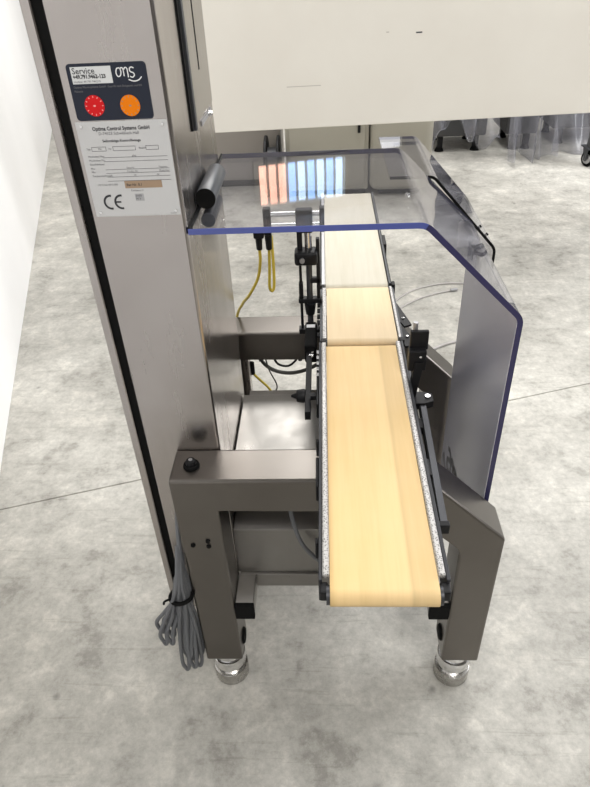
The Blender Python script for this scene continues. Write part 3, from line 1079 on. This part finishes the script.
obj('riser', cyl((-0.044, YS, 1.005), (-0.044, YS, 1.08), 0.0100, n=16), M['chrome'], ss, smooth=True)
obj('upper_clamp', box(-0.075, -0.031, YS - 0.014, YS + 0.014, 1.058, 1.120, bev=0.004), M['black'], ss)
obj('cross_rod', cyl((-0.150, YS, 1.107), (0.000, YS, 1.107), 0.0070, n=14), M['chrome'], ss, smooth=True)
obj('cross_rod', cyl((-0.145, YS, 1.076), (0.000, YS, 1.076), 0.0070, n=14), M['chrome'], ss, smooth=True)
obj('rod_end_block', box(-0.013, 0.000, YS - 0.012, YS + 0.012, 1.060, 1.124, bev=0.002), M['black'], ss)
obj('sensor_head', box(-0.160, -0.140, YS - 0.012, YS + 0.012, 1.055, 1.125, bev=0.003), M['black'], ss)
obj('sensor_head', box(-0.189, -0.161, YS - 0.012, YS + 0.012, 1.045, 1.070, bev=0.004), M['black'], ss)
for x in (-0.176, -0.150):
    obj('cable_plug', cyl((x, YS, 1.052), (x, YS, 1.012), 0.0100, 0.0080, n=14), M['black'], ss, smooth=True)

ya = obj('sensor_cable', tube([(-0.176, YS, 1.011), (-0.177, YS, 0.975), (-0.189, YS + 0.01, 0.92), (-0.218, YS + 0.02, 0.865), (-0.249, YS + 0.08, 0.805),
                               (-0.281, YS + 0.135, 0.72), (-0.31, YS + 0.16, 0.52)], 0.0044), M['yellow'], loc=(-0.176, YS, 0.93), smooth=True)
tag(ya, 'yellow sensor cable curving down left to the stainless cabinet', 'cable', 'yellow sensor cables')
yb = obj('sensor_cable', tube([(-0.150, YS, 1.011), (-0.153, YS, 0.95), (-0.156, YS, 0.90), (-0.150, YS + 0.004, 0.885), (-0.144, YS + 0.01, 0.90), (-0.143, YS + 0.02, 0.96),
                               (-0.144, YS + 0.022, 1.04)], 0.0044), M['yellow'], loc=(-0.150, YS, 0.93), smooth=True)
tag(yb, 'yellow sensor cable hanging in a tight narrow loop under the sensor head', 'cable', 'yellow sensor cables')

# ------------------------------------------------------------------ cables under the rear beam
yc = thing('valve_cable', 'short yellow cable with black plug, below the rear beam', 'cable', (-0.24, 1.66, 0.49))
obj('plug', cyl((-0.238, 1.65, 0.612), (-0.236, 1.65, 0.572), 0.011, 0.009, n=14), M['rubber'], yc, smooth=True)
obj('wire', tube([(-0.236, 1.65, 0.575), (-0.215, 1.66, 0.54), (-0.19, 1.67, 0.50), (-0.165, 1.68, 0.44)], 0.0040), M['yellow'], yc, smooth=True)
gh = obj('drain_hose', tube([(-0.205, 1.65, 0.650), (-0.200, 1.65, 0.615), (-0.165, 1.65, 0.583), (-0.115, 1.65, 0.572), (-0.065, 1.65, 0.583), (-0.020, 1.65, 0.608), (0.02, 1.65, 0.63)],
                            0.0060), M['cabledark'], loc=(-0.115, 1.65, 0.6), smooth=True)
tag(gh, 'dark grey hose sagging below the rear beam', 'hose')
tw = obj('thin_wire', tube([(-0.190, 1.64, 0.640), (-0.180, 1.64, 0.59), (-0.160, 1.64, 0.535), (-0.168, 1.64, 0.508), (-0.205, 1.64, 0.498), (-0.26, 1.64, 0.502), (-0.31, 1.64, 0.51)],
                           0.0024), M['cabledark'], loc=(-0.17, 1.64, 0.55), smooth=True)
tag(tw, 'thin dark wire looping left below the rear beam', 'wire')
sc_ = obj('black_cable', tube([(-0.165, 1.63, 0.650), (-0.150, 1.63, 0.620), (-0.120, 1.63, 0.612), (-0.095, 1.63, 0.632), (-0.09, 1.63, 0.650)], 0.0036), M['black'],
          loc=(-0.12, 1.63, 0.62), smooth=True)
tag(sc_, 'short black cable loop tucked right under the rear beam', 'cable')
fc = obj('motor_cable', tube([(-0.090, 1.070, 0.648), (-0.095, 1.07, 0.60), (-0.090, 1.065, 0.54), (-0.073, 1.06, 0.465), (-0.045, 1.06, 0.41), (-0.005, 1.06, 0.37), (0.03, 1.07, 0.37)],
                             0.0055), M['cable'], loc=(-0.07, 1.06, 0.5), smooth=True)
tag(fc, 'grey motor cable curving down in front of the steel box under the front beam', 'cable')

# ------------------------------------------------------------------ coiled cable by the front left leg
cc = thing('cable_coil', 'coiled grey cable tied with a black strap, hanging outside the front left leg', 'cable', (-0.39, 0.98, FZ))
coil = bmesh.new()
TX, TY, TZ = -0.376, 0.975, 0.355
loops = [(-0.436, 0.190), (-0.444, 0.215), (-0.428, 0.165), (-0.420, 0.185), (-0.412, 0.230), (-0.406, 0.075), (-0.399, 0.055), (-0.391, 0.070), (-0.384, 0.040),
         (-0.378, 0.060), (-0.371, 0.035), (-0.366, 0.065), (-0.384, 0.110), (-0.398, 0.120)]
for i, (bx0, bz) in enumerate(loops):
    k = i / 13.0
    yo = TY - 0.03 + 0.05 * ((i * 5) % 14) / 13.0
    sp = 0.0075 + random.random() * 0.003
    sx = TX - 0.020 + 0.040 * k
    ty = TY - 0.016 + 0.032 * ((i * 3) % 14) / 13.0
    tubem(coil, [(-0.360 - 0.004 * (1 - k), 0.99 + 0.01 * k, 0.53 - 0.05 * random.random()), (sx * 0.35 - 0.363 * 0.65, ty, TZ + 0.07), (sx, ty, TZ),
                 (sx * 0.5 + bx0 * 0.5 - sp, (ty + yo) / 2, TZ * 0.6 + bz * 0.4), (bx0 - sp, yo, bz + 0.045), (bx0 - sp * 0.6, yo, bz + 0.012), (bx0, yo, bz),
                 (bx0 + sp * 0.6, yo, bz + 0.012), (bx0 + sp, yo + 0.004, bz + 0.05),
                 (sx * 0.5 + bx0 * 0.5 + sp, (ty + yo) / 2 + 0.006, TZ * 0.6 + bz * 0.4), (sx + 0.002, ty + 0.006, TZ), (sx * 0.35 - 0.362 * 0.65, ty + 0.006, TZ + 0.09)],
          0.0052, n=8, sub=5)
obj('coil', coil, M['cable'], cc, smooth=True)
tubm = tube([(-0.357, 1.03, 0.62), (-0.358, 1.00, 0.56), (-0.362, 0.985, 0.46), (-0.370, 0.975, 0.38)], 0.0055)
obj('lead', tubm, M['cable'], cc, smooth=True)
tie = bmesh.new()
ring = [(TX + 0.029 * math.cos(a), TY + 0.002 + 0.026 * math.sin(a), TZ + 0.004 * math.cos(a)) for a in [k * 2 * PI / 14 for k in range(15)]]
tubem(tie, ring, 0.0055, n=8, sub=2)
tubem(tie, [(TX - 0.024, TY - 0.008, TZ), (TX - 0.038, TY - 0.02, TZ + 0.005), (TX - 0.042, TY - 0.02, TZ - 0.006)], 0.003, n=6, sub=3)
obj('cable_tie', tie, M['rubber'], cc, smooth=True)

# ------------------------------------------------------------------ clear protective cover
cv = thing('protective_cover', 'clear tinted acrylic cover bent over the belts with a blue front edge', 'cover', (0.1, 1.32, 0.2))
prof = arc_profile([(-0.2465, 1.275), (0.184, 1.275), (0.384, 1.077), (0.384, 0.20)], 0.016)
poly = sheet_profile(prof, 0.011)
Y0, Y1 = 1.087, 1.560


def bent_sheet(poly, y0, y1, par, nm, material):
    bm = bmesh.new()
    A = [bm.verts.new((p.x, y0, p.y)) for p in poly]
    Bq = [bm.verts.new((p.x, y1, p.y)) for p in poly]
    n = len(poly)
    for i in range(n):
        bm.faces.new((A[i], Bq[i], Bq[(i + 1) % n], A[(i + 1) % n]))
    h = n // 2
    for i in range(h - 1):
        bm.faces.new((A[i], A[i + 1], A[n - 2 - i], A[n - 1 - i]))
        bm.faces.new((Bq[i + 1], Bq[i], Bq[n - 1 - i], Bq[n - 2 - i]))
    return obj(nm, bm, material, par)


def solid_edge(poly, y0, y1):
    bm = bmesh.new()
    A = [bm.verts.new((p.x, y0, p.y)) for p in poly]
    Bq = [bm.verts.new((p.x, y1, p.y)) for p in poly]
    n = len(poly)
    h = n // 2
    for i in range(n):
        bm.faces.new((A[i], Bq[i], Bq[(i + 1) % n], A[(i + 1) % n]))
    for i in range(h - 1):
        bm.faces.new((A[i], A[i + 1], A[n - 2 - i], A[n - 1 - i]))
        bm.faces.new((Bq[i + 1], Bq[i], Bq[n - 1 - i], Bq[n - 2 - i]))
    return bm


bent_sheet(poly, Y0, Y1, cv, 'acrylic_sheet', M['acrylic'])
i1 = min(i for i, p in enumerate(prof) if p.x > 0.16)
obj('polished_edge', solid_edge(sheet_profile(prof[:i1 + 4], 0.011), Y0 - 0.0015, Y0), M['edge'], cv, label='blue polished front edge')
obj('polished_edge', solid_edge(sheet_profile(prof[i1 + 3:], 0.011), Y0 - 0.0015, Y0), M['edge2'], cv, label='dark violet polished front edge')
obj('added_tint_sheet', box(0.3715, 0.3725, Y0 + 0.001, Y1 - 0.001, 0.20, 1.075), M['film'], cv, label='smoky violet sheet added inside the upright side')  # added sheet stands in for the acrylic's violet look at a slant
obj('back_edge', solid_edge(poly, Y1, Y1 + 0.001), M['edge2'], cv)
obj('seam_strip', box(-0.2467, -0.2440, Y0, Y1, 1.2655, 1.2765), M['rubber'], cv)
# clamp cylinder at the cabinet
ck = obj('hinge_clamp', cyl((-0.226, 1.185, 1.296), (-0.226, 1.345, 1.296), 0.0195, n=28, bev=0.001), M['greycyl'], cv, smooth=True)
obj('clamp_end', cyl((-0.226, 1.1835, 1.296), (-0.226, 1.1855, 1.296), 0.0195, n=28), M['rubber'], ck)
obj('lower_clamp', cyl((-0.226, 1.185, 1.253), (-0.226, 1.30, 1.253), 0.014, n=20), M['greycyl'], ck, smooth=True)  # second cylinder stands in for the clamp's reflection in the cover
obj('small_disc', cyl((0.163, 1.23, 1.275), (0.163, 1.23, 1.279), 0.004, n=12), M['chrome'], cv)  # small bright disc on the cover top


def side_ribbon(pts, w, x):
    ps = smooth_pts([(0, p[0], p[1]) for p in pts], 6)
    bm = bmesh.new()
    rows = []
    n = len(ps)
    for i, p in enumerate(ps):
        t = (ps[min(i + 1, n - 1)] - ps[max(i - 1, 0)]).normalized()
        s = Vector((0, -t.z, t.y)) * w * 0.5
        rows.append([bm.verts.new((x, q.y, q.z)) for q in (p + s, p - s)])
    for a, b in zip(rows, rows[1:]):
        bm.faces.new((a[0], a[1], b[1], b[0]))
    return bm


ml = bmesh.new()
ly0, lz0, sc = 1.33, 0.335, 5.2
for pts in ([(0.0065, 0.013), (0.002, 0.012), (0.0, 0.006), (0.002, 0.001), (0.006, 0.002), (0.008, 0.007), (0.0075, 0.012), (0.0105, 0.013), (0.012, 0.010), (0.012, 0.001)],
            [(0.012, 0.009), (0.015, 0.013), (0.018, 0.012), (0.0185, 0.006), (0.0185, -0.001)],
            [(0.029, 0.012), (0.025, 0.0135), (0.022, 0.011), (0.023, 0.007), (0.027, 0.0055), (0.0285, 0.002), (0.025, -0.001), (0.0215, 0.0005)],
            [(0.018, -0.004), (0.026, -0.0065), (0.034, -0.005), (0.0395, -0.0005)]):
    t = side_ribbon([(ly0 + a * sc, lz0 + b * sc) for a, b in pts], 0.016, 0.3708)
    me = bpy.data.meshes.new('t')
    t.to_mesh(me)
    t.free()
    ml.from_mesh(me)
    bpy.data.meshes.remove(me)
obj('logo', ml, M['ink'], cv, label='black script logo printed on the upright side')

# second hood behind
h2 = thing('rear_hood', 'second smaller clear hood directly behind the clear cover, over the rear belt', 'cover', (0.3, 1.75, 0.6))
prof2 = arc_profile([(0.162, 1.206), (0.270, 1.206), (0.446, 1.012), (0.446, 0.93)], 0.014)
poly2 = sheet_profile(prof2, 0.007)
bent_sheet(poly2, 1.566, 1.930, h2, 'acrylic_sheet', M['acrylic'])
obj('front_edge', solid_edge(poly2, 1.5645, 1.566), M['rubber'], h2, label='dark front edge')
obj('back_edge', solid_edge(poly2, 1.930, 1.931), M['edge2'], h2)
for x, z in ((0.405, 1.058), (0.425, 1.036)):
    obj('screw', cyl((x, 1.60, z), (x + 0.003, 1.60, z + 0.003), 0.004, n=12), M['rubber'], h2)  # dark dots stand in for small reflections on the slanted side
obj('support_arm', prism([(0.374, 0.935), (0.4385, 0.935), (0.4385, 0.947), (0.386, 0.947)], 'y', 1.5615, 1.5735), M['darkmetal'], h2)

# ------------------------------------------------------------------ hoses lying on the floor
ha = obj('air_hose', tube([(0.31, 3.17, FZ + 0.007), (0.42, 3.35, FZ + 0.007), (0.545, 3.475, FZ + 0.007), (0.70, 3.54, FZ + 0.007), (0.84, 3.54, FZ + 0.007), (1.0, 3.50, FZ + 0.007)],
                          0.0045), M['hose'], loc=(0.6, 3.45, FZ), smooth=True)
tag(ha, 'clear air hose curving over the floor behind the belts, outermost of the far pair', 'hose', 'clear air hoses on the floor')
hb = thing('air_hose', 'clear air hose with a grey end fitting, inner one of the far pair', 'hose', (0.6, 3.35, FZ), 'clear air hoses on the floor')
obj('hose', tube([(0.35, 3.13, FZ + 0.007), (0.44, 3.255, FZ + 0.007), (0.545, 3.35, FZ + 0.007), (0.65, 3.41, FZ + 0.007), (0.755, 3.45, FZ + 0.007)], 0.0045), M['hose'], hb, smooth=True)
obj('fitting', cyl((0.75, 3.447, FZ + 0.010), (0.79, 3.456, FZ + 0.010), 0.010, n=14), M['greymetal'], hb, smooth=True)
hc = obj('air_hose', tube([(0.46, 2.71, FZ + 0.008), (0.545, 2.79, FZ + 0.008), (0.65, 2.855, FZ + 0.008), (0.79, 2.89, FZ + 0.008), (0.945, 2.88, FZ + 0.008)], 0.007), M['hose'],
         loc=(0.6, 2.8, FZ), smooth=True)
tag(hc, 'clear air hose lying nearest the rear right leg', 'hose', 'clear air hoses on the floor')
